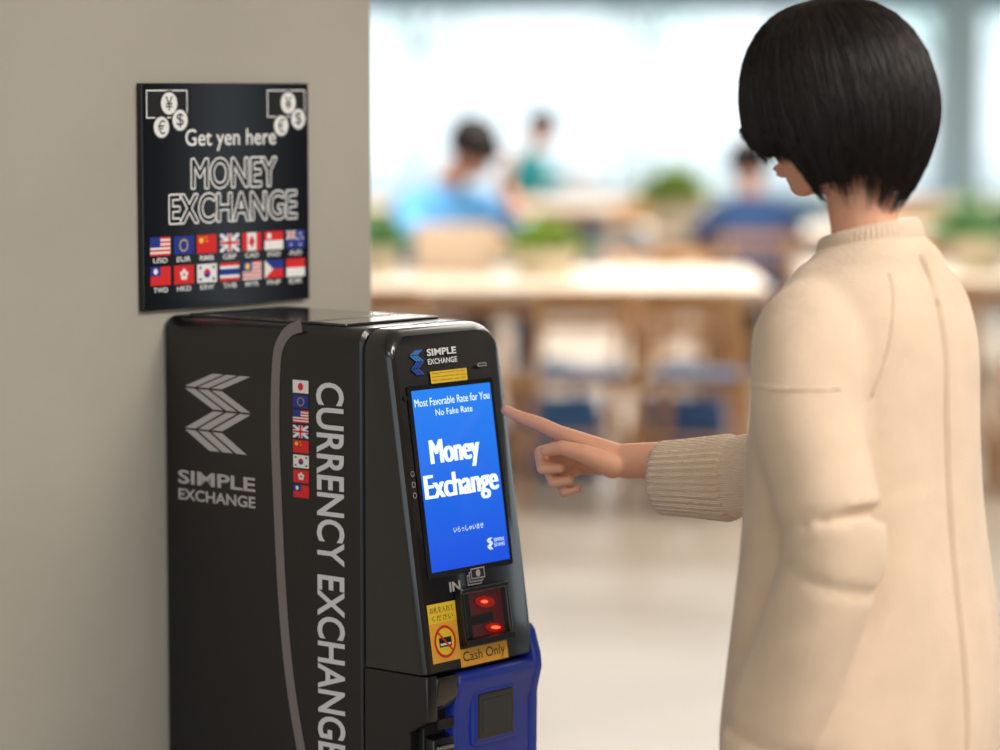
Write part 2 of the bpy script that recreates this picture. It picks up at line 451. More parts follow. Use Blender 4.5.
s.build('display_bezel', kiosk, (0, yf(1.12)-.0008, 1.12), (1, 0, 0), ay)
s = Sheet(); s.rect(.034, Fv(.805), .205, Fv(1.059), screen_mat(), 1)
s.build('display_panel', kiosk, (0, yf(1.12)-.0012, 1.12), (1, 0, 0), ay)
s = Sheet()
s.text('Most Favorable Rate for You', .038, Fv(1.036), .200, Fv(1.047), SW, 1)
s.text('No Fake Rate', .080, Fv(1.021), .160, Fv(1.030), SW, 1)
s.text('Money', .060, Fv(.944), .164, Fv(.988), SW, 1, smear=.0022)
s.text('Exchange', .040, Fv(.896), .197, Fv(.940), SW, 1, smear=.0022)
s.text('いらっしゃいませ', .090, Fv(.855), .155, Fv(.863), SW, 1)
slogo(s, .158, Fv(.822), .014, .018, SW, 1)
s.text('SIMPLE', .174, Fv(.833), .197, Fv(.838), SW, 1); s.text('EXCHANGE', .174, Fv(.826), .197, Fv(.831), SW, 1)
s.build('display_text', kiosk, (0, yf(1.12)-.0016, 1.12), (1, 0, 0), ay)
# bill acceptor
tl = math.atan(.15)
def slant_box(name, x0, x1, za, zb, out, inn, m, bev=.002):
    o = box(name, x0, x1, -out, inn, Fv(za), Fv(zb), m, kiosk, bev)
    o.location = (0, yf(1.12), 1.12); o.rotation_euler = (-tl, 0, 0)
    return o
recess = mat('red_glow_recess', (66, 8, 8), .18, coat=.8, emit=.5)  # emission on the back plate stands in for red LED light in the slot
slant_box('acceptor_back', .081, .178, .698, .772, .002, .0, recess, .0005)
slant_box('acceptor_left', .077, .084, .696, .776, .013, .0, dark)
slant_box('acceptor_right', .176, .182, .696, .776, .013, .0, glo)
slant_box('acceptor_top', .077, .182, .768, .776, .015, .0, glo)
slant_box('acceptor_lip', .077, .182, .694, .704, .017, .0, dark)
slant_box('acceptor_throat', .088, .150, .722, .735, .006, .0, dark)
slant_box('acceptor_guide', .084, .104, .704, .768, .005, .0, dark)
redl = mat('red_led', (255, 60, 30), .3, emit=5)
redg = mat('red_glow_lens', (130, 12, 10), .3, emit=.6)
def pill(name, x, z, rx, rz_, out, m):
    bm = bmesh.new(); bm_ell(bm, (0, 0, 0), (rx, .002, rz_), u=20, v=10)
    o = finish(bm, name, m, kiosk); o.location = V((x, yf(z)-out, z)); o.rotation_euler = (-tl, .15, 0)
pill('led_lens', .138, .752, .022, .0085, .003, redg); pill('led_upper', .134, .753, .007, .0022, .0055, redl)
pill('led_lens_low', .152, .713, .020, .0075, .003, redg); pill('led_lower', .152, .714, .010, .0022, .0055, redl)

# ------------------------------------------------------------ wall sign
sign = empty('money_exchange_sign', P0, ANG)
SX0, SX1, SZ0, SZ1 = -.049, .305, 1.154, 1.490
box('board', SX0, SX1, YB-.011, YB+.0, SZ0, SZ1, mat('sign_acrylic', (11, 12, 18), .10, coat=.0), sign, .0015)
s = Sheet()
W_, H_ = SX1-SX0, SZ1-SZ0
U = lambda px: (px-139)/169*W_
def VV(py, px=224):
    top = 83-3*(px-139)/169; bot = 313-15*(px-139)/169
    return H_*(1-(py-top)/(bot-top))
sb = ink('sign_black', (11, 12, 18), .12)
s.text('Get yen here', U(181), VV(149), U(273), VV(127), WH, 1, bold=.008)
s.text('MONEY', U(187), VV(186), U(273), VV(157), sb, 1, outline=.0026, om=WH)
s.text('EXCHANGE', U(165), VV(220), U(294), VV(192), sb, 1, outline=.0026, om=WH)
rows = [['US', 'EU', 'CN', 'GB', 'CA', 'SG', 'AU'], ['TW', 'HK', 'KR', 'TH', 'MY', 'PH', 'ID']]
labs = [['USD', 'EUR', 'RMB', 'GBP', 'CAD', 'SGD', 'AUD'], ['TWD', 'HKD', 'KRW', 'THB', 'MYR', 'PHP', 'IDR']]
for r in range(2):
    for c in range(7):
        x = .014+c*.0480; y = .081-r*.044
        flag(s, rows[r][c], x, y, .041, .028)
        s.text(labs[r][c], x+.006, y-.0105, x+.035, y-.003, WH, 1, bold=.01)
for ox in (.009, .262):
    y0 = H_-.052
    bx0, bx1 = ox, ox+.084
    s.rect(bx0, y0, bx1, y0+.042, WH, 1); s.rect(bx0+.002, y0+.002, bx1-.002, y0+.040, BK, 2)
    for cx, cy, r_, ch in ((ox+.046, y0+.022, .0165, '¥'), (ox+.030, y0-.013, .0155, '€'), (ox+.068, y0-.003, .0155, '$')):
        s.disc(cx, cy, r_+.003, BK, 3); s.disc(cx, cy, r_, WH, 4)
        s.text(ch, cx-.0075, cy-.0105, cx+.0075, cy+.0105, BK, 5, bold=.0)
s.build('print', sign, (SX0, YB-.0112, SZ0), (1, 0, 0), (0, 0, 1))

# ------------------------------------------------------------ hands
def hand(bm, P, D, A_, N, sc=1, curl=.5):
    P = V(P); D = V(D).normalized(); A_ = V(A_).normalized(); N = V(N).normalized()
    Ls = [.070, .078, .072, .056]
    for i in range(4):
        off = (i-1.5)*.0195*sc
        base = P+D*.012*sc+A_*off*.6
        mc = P+D*(.088-.004*abs(i-1.2))*sc+A_*off
        bm_chain(bm, [base, mc], [.014*sc, .0115*sc], 12)
        pts = [mc]; ang = 0
        for k, (fr, cc) in enumerate(((.45, .5), (.30, .9), (.25, .6))):
            ang += curl*cc
            d = D*math.cos(ang)+N*math.sin(ang)
            pts.append(pts[-1]+d*Ls[i]*fr*sc*1.05)
        bm_chain(bm, pts, [.0100*sc, .0085*sc, .0078*sc, .0065*sc], 12)
    b = P+D*.015*sc-A_*.02*sc
    t1 = b+(D*.75-A_*.55+N*.25).normalized()*.045*sc
    t2 = t1+(D*.9-A_*.3+N*.3).normalized()*.030*sc
    t3 = t2+(D*.95-A_*.05+N*.35).normalized()*.024*sc
    bm_chain(bm, [b, t1, t2, t3], [.016*sc, .0115*sc, .0095*sc, .0075*sc], 12)

skin = mat('skin', (214, 156, 126), .5, var=.05, vscale=20, bump=.04, bscale=200)
skin.node_tree.nodes['Principled BSDF'].inputs['Subsurface Weight'].default_value = .15
skin.node_tree.nodes['Principled BSDF'].inputs['Subsurface Radius'].default_value = (.012, .005, .003)
hairm = mat('dark_hair', (20, 12, 10), .50, var=.35, vscale=40, spec=.35)

def build_head(bm, Hc, hf, hl, hu, sc=1):
    ax = (hf, hl, hu)
    Q = lambda f, l, u: Hc+(hf*f+hl*l+hu*u)*sc
    E = lambda c, r: bm_ell(bm, Q(*c), tuple(x*sc for x in r), ax, 28, 18)
    E((-.008, 0, .028), (.096, .076, .092)); E((.030, 0, -.028), (.058, .060, .078)); E((.040, 0, -.074), (.042, .040, .030))
    E((.062, 0, -.088), (.020, .022, .016)); E((.072, 0, .022), (.020, .050, .014))
    E((.060, .034, -.030), (.026, .024, .022)); E((.060, -.034, -.030), (.026, .024, .022))
    bm_chain(bm, [Q(.086, 0, .008), Q(.100, 0, -.020), Q(.106, 0, -.032)], [.007*sc, .008*sc, .0095*sc])
    E((.098, .009, -.034), (.009, .007, .006)); E((.098, -.009, -.034), (.009, .007, .006))
    E((.088, 0, -.057), (.010, .022, .0055)); E((.086, 0, -.066), (.010, .019, .006))
    for sg in (1, -1):
        E((-.008, sg*.078, -.012), (.017, .007, .030)); E((-.004, sg*.080, -.016), (.010, .008, .020))
        bm_chain(bm, [Q(-.012, sg*.058, -.045), Q(.004, sg*.050, -.078), Q(.052, sg*.020, -.094)], [.018*sc, .014*sc, .012*sc])
def face_parts(Hc, hf, hl, hu, parent, sc=1):
    ax = (hf, hl, hu); Q = lambda f, l, u: Hc+(hf*f+hl*l+hu*u)*sc
    bm = bmesh.new()
    for sg in (1, -1): bm_ell(bm, Q(.0775, sg*.031, .000), (.010*sc, .013*sc, .0075*sc), ax)
    finish(bm, 'eyes', mat('eye_white', (235, 232, 228), .2), parent)
    bm = bmesh.new()
    for sg in (1, -1): bm_ell(bm, Q(.0845, sg*.031, .000), (.004*sc, .006*sc, .006*sc), ax)
    finish(bm, 'irises', mat('iris', (40, 24, 18), .1), parent)
    bm = bmesh.new()
    for sg in (1, -1):
        bm_chain(bm, [Q(.086, sg*.018, .020), Q(.087, sg*.032, .024), Q(.080, sg*.046, .019)], [.003*sc, .003*sc, .0015*sc], 8)
        bm_chain(bm, [Q(.086, sg*.019, .006), Q(.088, sg*.031, .009), Q(.080, sg*.044, .004)], [.0014*sc, .002*sc, .0012*sc], 8)
    finish(bm, 'brows_and_lashes', hairm, parent)
    bm = bmesh.new()
    bm_ell(bm, Q(.0895, 0, -.0575), (.0095*sc, .020*sc, .0045*sc), ax); bm_ell(bm, Q(.0875, 0, -.0655), (.0095*sc, .017*sc, .005*sc), ax)
    finish(bm, 'lips', mat('lips', (190, 100, 96), .4), parent)

# ------------------------------------------------------------ the woman
woman = empty('woman')
C = V((.475, 3.87, 0)); F = V((-.78, .62, 0)).normalized(); L = V((-.62, -.78, 0)).normalized()
Wp = lambda f, l, z: C+F*f+L*l+V((0, 0, z))
tilt = math.radians(16)
hf = (F*math.cos(tilt)-V((0, 0, 1))*math.sin(tilt)).normalized(); hl = L.copy(); hu = hf.cross(hl).normalized()
if hu.z < 0: hu = -hu
Hc = Wp(.062, 0, 1.458)
shR = V((.550, 4.01, 1.20)); elR = V((.42, 4.13, .975)); wrR = V((.182, 4.247, .953))
shL = Wp(0, .155, 1.185); elL = Wp(-.075, .205, .92); wrL = Wp(.015, .235, .605)
bm = bmesh.new()
build_head(bm, Hc, hf, hl, hu)
bm_chain(bm, [Wp(-.008, 0, 1.23), Wp(.006, 0, 1.31), Hc-hf*.024-hu*.05], [.054, .044, .047], 20)
bm_chain(bm, [Wp(0, 0, .88), Wp(.01, 0, 1.02), Wp(0, 0, 1.14), Wp(-.008, 0, 1.21)], [.110, .095, .092, .05], 20)
bm_chain(bm, [Wp(0, .0, 1.16), shR, elR, wrR], [.06, .034, .030, .0255], 18)
bm_chain(bm, [Wp(0, .0, 1.16), shL, elL, wrL], [.06, .034, .030, .0265], 18)
for sg in (1, -1):
    bm_chain(bm, [Wp(0, sg*.07, .88), Wp(.0, sg*.09, .80), Wp(.015, sg*.095, .46), Wp(-.01, sg*.095, .08)], [.10, .085, .055, .038], 18)
    bm_chain(bm, [Wp(-.03, sg*.095, .05), Wp(.07, sg*.10, .045), Wp(.14, sg*.105, .035)], [.032, .03, .022], 14)
# right hand pointing
M1 = V((.092, 4.27, .987)); M2 = V((.098, 4.284, .970)); M3 = V((.106, 4.295, .953)); M4 = V((.116, 4.304, .938))
for M, r in ((M1, .0130), (M2, .0130), (M3, .0125), (M4, .0118)):
    bm_chain(bm, [wrR+(M-wrR)*.08, wrR+(M-wrR)*.55, M], [.0205, .0165, r], 14)
bm_chain(bm, [M1, V((.056, 4.283, 1.003)), V((.030, 4.292, 1.011)), V((.008, 4.300, 1.020))], [.0120, .0103, .0091, .0076], 16)
bm_chain(bm, [M2, V((.058, 4.272, .962)), V((.061, 4.249, .942)), V((.086, 4.245, .943))], [.0112, .0100, .0090, .0076], 14)
bm_chain(bm, [M3, V((.069, 4.278, .941)), V((.076, 4.256, .921)), V((.099, 4.253, .925))], [.0108, .0097, .0087, .0073], 14)
bm_chain(bm, [M4, V((.086, 4.288, .923)), V((.092, 4.267, .905)), V((.110, 4.266, .911))], [.0102, .0088, .0080, .0067], 14)
bm_chain(bm, [V((.160, 4.236, .948)), V((.118, 4.230, .966)), V((.088, 4.234, .974)), V((.064, 4.242, .968))], [.0190, .0135, .0108, .0084], 14)
hand(bm, wrL+V((0, 0, -.005)), F*.12+V((0, 0, -1)), (-F), -L, 1, .45)
body = finish(bm, 'body', skin, woman)
remesh(body, .003, 3, .5)
face_parts(Hc, hf, hl, hu, woman)
bm = bmesh.new()
d = V((-.022, .008, .009)).normalized(); a_ = V((.2, .6, -.75)).normalized(); a_ = (a_-d*a_.dot(d)).normalized(); n_ = d.cross(a_).normalized()
if n_.z < 0: n_ = -n_
bm_ell(bm, V((.0115, 4.299, 1.0185))+n_*.0056, (.0070, .0055, .0022), (d, a_, n_))
finish(bm, 'fingernail', mat('nail', (238, 190, 176), .2), woman)

# sweater ---------------------------------------------------
def knit(name, col):
    m = mat(name, col, .95, var=.06, vscale=14, sheen=.3, spec=.2)
    nt = m.node_tree; b = nt.nodes['Principled BSDF']
    tc = nt.nodes.new('ShaderNodeTexCoord')
    w = nt.nodes.new('ShaderNodeTexWave'); w.wave_type = 'BANDS'; w.bands_direction = 'Z'
    w.inputs['Scale'].default_value = 110; w.inputs['Distortion'].default_value = 4; w.inputs['Detail'].default_value = 2
    n = nt.nodes.new('ShaderNodeTexNoise'); n.inputs['Scale'].default_value = 220; n.inputs['Detail'].default_value = 4
    nt.links.new(tc.outputs['Object'], w.inputs['Vector']); nt.links.new(tc.outputs['Object'], n.inputs['Vector'])
    ad = nt.nodes.new('ShaderNodeMath'); ad.operation = 'ADD'
    nt.links.new(w.outputs['Fac'], ad.inputs[0]); nt.links.new(n.outputs['Fac'], ad.inputs[1])
    bp = nt.nodes.new('ShaderNodeBump'); bp.inputs['Strength'].default_value = .6; bp.inputs['Distance'].default_value = .0025
    nt.links.new(ad.outputs[0], bp.inputs['Height']); nt.links.new(bp.outputs['Normal'], b.inputs['Normal'])
    return m
sweat = knit('beige_knit', (222, 196, 170))
bm = bmesh.new()
prof = [(1.290, -.002, .060, .064), (1.281, -.004, .067, .076), (1.268, -.006, .076, .095), (1.250, -.008, .086, .118), (1.228, -.009, .096, .142),
        (1.19, -.008, .107, .162), (1.14, -.005, .118, .177), (1.05, .0, .127, .185), (.95, .0, .133, .190), (.85, .0, .142, .198),
        (.75, .0, .152, .210), (.66, 0, .159, .219), (.60, 0, .157, .217)]
rings = []
n = 56
def tring(z, f, dpt, wid, e=.9):
    return [Wp(f+dpt*math.copysign(abs(math.cos(a))**e, math.cos(a)), wid*math.copysign(abs(math.sin(a))**e, math.sin(a)), z-(.012*math.cos(a) if z > 1.26 else 0)) for a in [2*math.pi*k/n for k in range(n)]]
rings.append([p for p in tring(1.265, -.002, .050, .053)])
rings.append([p for p in tring(1.290, -.002, .050, .053)])
zz = catmull([V((p[0], p[1], p[2])) for p in prof], 4); ww = catr([p[3] for p in prof], 4)
for q, w in zip(zz, ww): rings.append(tring(q.x, q.y, q.z, w))
rings.append(tring(.60, 0, .147, .207)); rings.append(tring(.635, 0, .147, .207))
bm_loft(bm, rings)
def sleeve(pts, rads, k=6):
    bm_tube(bm, catmull(pts, k), catr(rads, k), 32, hollow=.22)
sleeve([Wp(0, .075, 1.185), Wp(-.004, .135, 1.163), Wp(-.030, .182, 1.08), Wp(-.066, .203, .99), Wp(-.086, .210, .920), Wp(-.060, .220, .83), Wp(-.018, .230, .72), Wp(.010, .234, .635)],
       [.064, .074, .072, .068, .067, .065, .058, .047])
sleeve([Wp(0, -.075, 1.185), Wp(.03, -.145, 1.165), V((.49, 4.07, 1.08)), V((.415, 4.125, .965)), V((.34, 4.172, .940)), V((.275, 4.204, .933)), V((.236, 4.223, .931))],
       [.064, .074, .070, .066, .060, .053, .047])
sw = finish(bm, 'sweater', sweat, woman)
remesh(sw, .006, 12, .5)
me = sw.data
nm = [v.normal.copy() for v in me.vertices]
for v, nn in zip(me.vertices, nm):
    p = v.co; q = p-C
    f = q.dot(F); l = q.dot(L); z = p.z
    d = .0045*noise.noise(V((f*7, l*7, z*3.2)))
    edge = min(1, max(0, (1.26-z)/.05))
    d += .0080*noise.noise(V((f*13+z*2, l*13, z*1.5+4)))*min(1, max(0, (1.15-z)/.35))
    # thin knit: shallow creases fanning from the inner elbow and from the armpit
    dl = (p-Wp(-.01, .24, .90)).length
    if dl < .16:
        r_ = 1-abs(noise.noise(V((f*5+3, l*3, z*15+f*9))))*2.4
        d -= .0034*smooth if False else .0034*(1-dl/.16)**.8*max(0, r_)
    ds = (p-Wp(-.07, .13, 1.06)).length
    if ds < .18:
        r_ = 1-abs(noise.noise(V((f*16+z*10, l*5, z*4+1))))*2.3
        d -= .0045*(1-ds/.18)*max(0, r_)**1.5
    v.co = p+nn*d*edge
me.update()
bm = bmesh.new()
c1 = V((.330, 4.178, .938)); c2 = V((.226, 4.228, .931))
cp = [c1.lerp(c2, t) for t in (0, .08, .3, .6, .95, 1)]
bm_tube(bm, cp, [.058, .0605, .0580, .0545, .0515, .048], 216, hollow=.2, ribs=36, ribamp=.030)
d1 = Wp(-.002, .2325, .675); d2 = Wp(.015, .235, .620)
cp = [d1.lerp(d2, t) for t in (0, .15, .5, .9, 1)]
bm_tube(bm, cp, [.050, .0535, .050, .0475, .045], 216, hollow=.2, ribs=36, ribamp=.02)
finish(bm, 'ribbed_cuffs', sweat, woman)
bm = bmesh.new()
rings = []
nC = 360
for (z, g) in ((1.270, .068), (1.280, .0685), (1.290, .0665), (1.298, .0635), (1.3015, .060), (1.299, .0565), (1.282, .054)):
    rings.append([Wp(-.002+(g+.0006*math.cos(60*2*math.pi*k/nC))*math.cos(2*math.pi*k/nC), (g+.004+.0006*math.cos(60*2*math.pi*k/nC))*math.sin(2*math.pi*k/nC), z-.016*math.cos(2*math.pi*k/nC)) for k in range(nC)])
bm_loft(bm, rings, cap=False)
finish(bm, 'collar', sweat, woman)
bpy.context.view_layer.update()
def snap(o, d):
    ok, loc, nr, ix = sw.ray_cast(o, d)
    return (loc, nr) if ok else (None, None)
def seam(name, rays, r=.0016, off=.0004):
    pts = []
    for o, d in rays:
        p, nr = snap(o, d)
        if p is not None and (not pts or (p-pts[-1]).length < .04): pts.append(p+nr*off)
    if len(pts) < 3: return
    for _ in range(3): pts = [pts[0]]+[(pts[i-1]+pts[i]*2+pts[i+1])/4 for i in range(1, len(pts)-1)]+[pts[-1]]
    bm = bmesh.new(); bm_tube(bm, pts, [r]*len(pts), 8); finish(bm, name, sweat, woman)
seam('back_seam', [(Wp(-.5, .012, z), F) for z in [1.272-.01*k for k in range(66)]], .0024)
seam('back_seam_rib', [(Wp(-.5, .005, z), F) for z in [1.272-.01*k for k in range(66)]], .0014)
seam('sleeve_seam', [(Wp(-.03, .165, 1.115)+(F*math.cos(t)+L*math.sin(t))*.35, -(F*math.cos(t)+L*math.sin(t))) for t in [math.radians(28+5*k) for k in range(25)]], .0022)
seam('armhole_seam', [(Wp(-.5, .130-.055*((z-1.10)/.15), z), F) for z in [1.100+.006*k for k in range(26)]], .0018)
trm = mat('dark_trousers', (44, 48, 60), .85, var=.08, bump=.1, bscale=150)
bm = bmesh.new()
for sg in (1, -1):
    bm_chain(bm, [Wp(0, sg*.06, .86), Wp(0, sg*.088, .76), Wp(.014, sg*.098, .46), Wp(-.005, sg*.098, .13)], [.118, .108, .082, .072], 24)
tr = finish(bm, 'trousers', trm, woman); remesh(tr, .009, 6)
bm = bmesh.new()
for sg in (1, -1):
    bm_chain(bm, [Wp(-.045, sg*.095, .045), Wp(.04, sg*.098, .050), Wp(.11, sg*.103, .042), Wp(.155, sg*.105, .036)], [.043, .044, .042, .033], 18)
sh = finish(bm, 'shoes', mat('white_sneaker', (225, 222, 216), .6), woman); remesh(sh, .006, 4)

# hair -------------------------------------------------------
def smooth01(x): x = max(0, min(1, x)); return x*x*(3-2*x)
def hair_pt(phi, t, off=0, sc=1, short=False, H=None, ax=None):
    """phi 0=front, 90deg=left, 180=back ; t 0 crown .. 1 tip"""
    a = abs((math.degrees(phi)+180) % 360-180)
    bot = -.002-.050*smooth01((a-30)/28)-.054*smooth01((a-70)/24)-.018*smooth01((a-120)/50)
    if short: bot = .03-.075*smooth01((a-50)/50)
    backness = smooth01((a-100)/60); side = smooth01((a-40)/40)*(1-backness)
    h = .140
    if t < .5:
        g = t/.5*math.pi/2; z = h*math.cos(g)**.98 if math.cos(g) > 0 else 0; r = math.sin(g)**.93
    else:
        s_ = (t-.5)/.5; z = bot*s_
        r = 1+.02*math.sin(s_*math.pi)-(.40*backness+.22*side)*s_**2.0
        if not short: r += .012*math.sin(phi*11+1)*s_**2
    fa = (.114 if a < 90 else .146)*r+off; la = .107*r+off
    H = H or Hc; ax = ax or (hf, hl, hu)
    return H+(ax[0]*(-.002+fa*math.cos(phi))+ax[1]*(la*math.sin(phi))+ax[2]*z)*sc
def hair_shell(name, parent, H, ax, sc=1, short=False, strands=0, m=hairm):
    bm = bmesh.new(); NP, NT = 96, 30
    grid = []
    for j in range(NT):
        t = .015+.985*j/(NT-1)
        grid.append([hair_pt(2*math.pi*i/NP, t, 0, sc, short, H, ax) for i in range(NP)])
    vr = [[bm.verts.new(p) for p in r] for r in grid]
    top = bm.verts.new(hair_pt(0, .0, 0, sc, short, H, ax))
    for i in range(NP): bm.faces.new((top, vr[0][i], vr[0][(i+1) % NP]))
    for j in range(NT-1):
        for i in range(NP): bm.faces.new((vr[j][i], vr[j+1][i], vr[j+1][(i+1) % NP], vr[j][(i+1) % NP]))
    o = finish(bm, name, m, parent)
    so = o.modifiers.new('so', 'SOLIDIFY'); so.thickness = .018*sc; so.offset = -1
    if strands:
        cu = bpy.data.curves.new(name+'_strands', 'CURVE'); cu.dimensions = '3D'; cu.bevel_depth = 1.0; cu.bevel_resolution = 0
        for k in range(strands):
            ph = random.random()*2*math.pi; off = random.uniform(-.001, .0040); t0 = random.choice((.02, .05, .2, .35)); tw = random.uniform(-.16, .16)
            lock = .05*math.sin(ph*17)+.04*math.sin(ph*43+2)
            ext = random.uniform(-.01, .03)+lock if random.random() < .82 else random.uniform(.03, .12)+lock
            npt = 14; sp = cu.splines.new('POLY'); sp.points.add(npt-1)
            rad = random.uniform(.0005, .0011)
            flick = random.uniform(-.002, .008)
            for q in range(npt):
                u = q/(npt-1); t = t0+(1+ext-t0)*u
                p = hair_pt(ph+tw*(u-.5)+.012*math.sin(u*5+k), t, off+.0015*math.sin(u*3+k)+flick*u**4, sc, short, H, ax)
                sp.points[q].co = (*p, 1); sp.points[q].radius = rad*(1-.75*u**3)*(.5 if q == 0 else 1)
        co = bpy.data.objects.new(name+'_strands', cu); scene.collection.objects.link(co); co.parent = parent
        cu.materials.append(m)
    return o
hair_shell('bob_hair', woman, Hc, (hf, hl, hu), 1, False, 5000)

# ------------------------------------------------------------ cafe furniture
oak = wood('oak_wood', (186, 136, 90), (214, 168, 120))
top_m = wood('table_top_wood', (226, 206, 182), (242, 228, 210), .28)
padm = mat('slate_seat', (62, 84, 112), .7, var=.1)
def chair(x, y, rz, pad=padm, w=oak):
    e = empty('dining_chair', (x, y, 0), rz)
    bm = bmesh.new(); bm_box(bm, -.21, .21, -.20, .20, .425, .450)
    bmesh.ops.bevel(bm, geom=bm.edges[:], offset=.008, segments=2, affect='EDGES')
    finish(bm, 'seat', w, e, False)
    bm = bmesh.new(); bm_box(bm, -.195, .195, -.185, .185, .45, .470)
    bmesh.ops.bevel(bm, geom=bm.edges[:], offset=.009, segments=3, affect='EDGES')
    finish(bm, 'seat_pad', pad, e, False)
    bm = bmesh.new()
    for sx in (-1, 1):
        bm_tube(bm, [V((sx*.235, -.265, 0)), V((sx*.19, -.19, .44)), V((sx*.175, -.205, .62)), V((sx*.165, -.235, .78))], [.017, .022, .019, .014], 12)
        bm_tube(bm, [V((sx*.225, .225, 0)), V((sx*.185, .18, .44))], [.015, .022], 12)
        bm_tube(bm, [V((sx*.212, -.225, .20)), V((sx*.212, .20, .20))], [.011, .011], 10)
    bm_tube(bm, [V((-.21, -.225, .25)), V((.21, -.225, .25))], [.012, .012], 10)
    finish(bm, 'legs', w, e)
    bm = bmesh.new()
    for z, hh in ((.755, .026), (.65, .014)):
        rg = []
        for k in range(9):
            u = -1+k/4; xx = u*.172; yy = -.212-(z-.65)*.18-.03*(1-u*u)
            rg.append([V((xx, yy-.01, z-hh)), V((xx, yy+.01, z-hh)), V((xx, yy+.008, z+hh)), V((xx, yy-.012, z+hh))])
        bm_loft(bm, rg)
    finish(bm, 'back_rails', w, e, False)
def table(x0, x1, y0, y1):
    e = empty('cafe_table', ((x0+x1)/2, (y0+y1)/2, 0)); a = (x1-x0)/2; b = (y1-y0)/2
    box('top', -a, a, -b, b, .705, .745, top_m, e, .008)
    box('apron_front', -a+.12, a-.12, -b+.1, -b+.125, .63, .705, oak, e, .003)
    box('apron_rear', -a+.12, a-.12, b-.125, b-.1, .63, .705, oak, e, .003)
    for i, (sx, sy) in enumerate(((-1, -1), (1, -1), (-1, 1), (1, 1))):
        bm = bmesh.new(); p = V((sx*(a-.10), sy*(b-.10), 0)); q = V((sx*(a-.15), sy*(b-.13), .705))
        bm_loft(bm, [[p+V((u*.025, v*.025, 0)) for u, v in ((-1, -1), (1, -1), (1, 1), (-1, 1))], [q+V((u*.038, v*.038, 0)) for u, v in ((-1, -1), (1, -1), (1, 1), (-1, 1))]])
        finish(bm, 'leg_%d' % (i+1), oak, e, False)
    return e
table(-1.35, 1.02, 11.2, 12.4)
table(1.25, 3.6, 11.6, 12.8)
table(-2.2, .3, 15.2, 16.3)
table(.75, 3.4, 15.4, 16.5)
table(-1.8, 1.5, 19.5, 20.6)
table(2.2, 5.2, 19.5, 20.6)
for x, y, r in ((.27, 10.82, .16), (.74, 10.74, -.30), (-.45, 10.9, 0), (1.55, 11.2, .1), (2.1, 11.2, -.1), (2.7, 11.2, 0), (.75, 12.85, math.pi+.2), (-1.0, 12.85, math.pi),
                (1.22, 14.87, .2), (1.9, 15.0, .1), (-.9, 14.8, 0), (.0, 19.1, 0), (.9, 19.1, 0), (2.6, 19.1, 0), (2.9, 13.25, math.pi), (1.75, 13.25, math.pi)):
    chair(x, y, r)
leaf = mat('plant_leaves', (136, 164, 70), .6, var=.3, vscale=10)
leaf2 = mat('plant_leaves_dark', (104, 150, 100), .6, var=.3, vscale=10)
potm = mat('pot_ceramic', (206, 196, 172), .6, var=.05)
def plant(x, y, z, w, h, m=leaf, n=150):
    e = empty('potted_plant', (x, y, z))
    bm = bmesh.new(); lathe(bm, [(w*.30, 0), (w*.34, .01), (w*.42, h*.36), (w*.44, h*.40), (w*.38, h*.40), (w*.36, h*.34)])
    finish(bm, 'pot', potm, e)
    bm = bmesh.new()
    for k in range(n):
        a = random.random()*6.28; el = random.uniform(.15, 1.45); ln = h*random.uniform(.4, .8)
        d = V((math.cos(a)*math.cos(el), math.sin(a)*math.cos(el), math.sin(el))); b0 = V((math.cos(a)*w*.15, math.sin(a)*w*.15, h*.35))
        sd = V((-math.sin(a), math.cos(a), 0))*ln*.09
        p1 = b0+d*ln*.5; p2 = b0+d*ln*.95-V((0, 0, ln*.18*math.cos(el)))
        v = [bm.verts.new(q) for q in (b0, p1-sd, p2, p1+sd)]; bm.faces.new(v)
    finish(bm, 'leaves', m, e, False, False)
plant(.18, 11.95, .745, .34, .26, leaf, 180)
plant(-.50, 12.1, .745, .22, .26, leaf2, 120)
plant(.92, 15.8, .745, .36, .38, leaf, 160)
plant(1.95, 12.2, .745, .26, .36, leaf2, 130)
plant(4.0, 20.0, .745, .4, .4, leaf, 120)
def laptop(x, y, z, rz, col):
    e = empty('laptop', (x, y, z), rz); m = mat('laptop_'+str(col[0]), col, .4)
    box('base', -.16, .16, -.11, .11, 0, .016, m, e, .004)
    o = box('lid', -.16, .16, -.006, .006, 0, .20, m, e, .004); o.location = (0, -.11, .012); o.rotation_euler = (.3, 0, 0)
laptop(-.18, 12.1, .745, 0, (214, 196, 178))
def bag(x, y, z, c, s=1):
    e = empty('tote_bag', (x, y, z), random.uniform(-.3, .3)); m = mat('bag_%d' % c[2], c, .7, var=.08)
    bm = bmesh.new()
    rg = []
    for zz_, a, b in ((0, .16, .07), (.03, .18, .08), (.2, .18, .07), (.3, .165, .03)):
        rg.append([V((a*s*math.copysign(abs(math.cos(t))**.5, math.cos(t)), b*s*math.copysign(abs(math.sin(t))**.5, math.sin(t)), zz_*s)) for t in [2*math.pi*k/24 for k in range(24)]])
    bm_loft(bm, rg)
    for yy in (-.03, .03):
        bm_tube(bm, catmull([V((-.08*s, yy*s, .29*s)), V((-.06*s, yy*s, .42*s)), V((.06*s, yy*s, .42*s)), V((.08*s, yy*s, .29*s))], 5), [.008]*16, 8)
    finish(bm, 'body', m, e)
bag(.22, 11.55, 0, (70, 120, 180)); bag(.70, 11.55, 0, (56, 96, 150)); bag(1.25, 11.35, 0, (80, 140, 200)); bag(-.2, 11.6, 0, (60, 74, 110), 1.1)

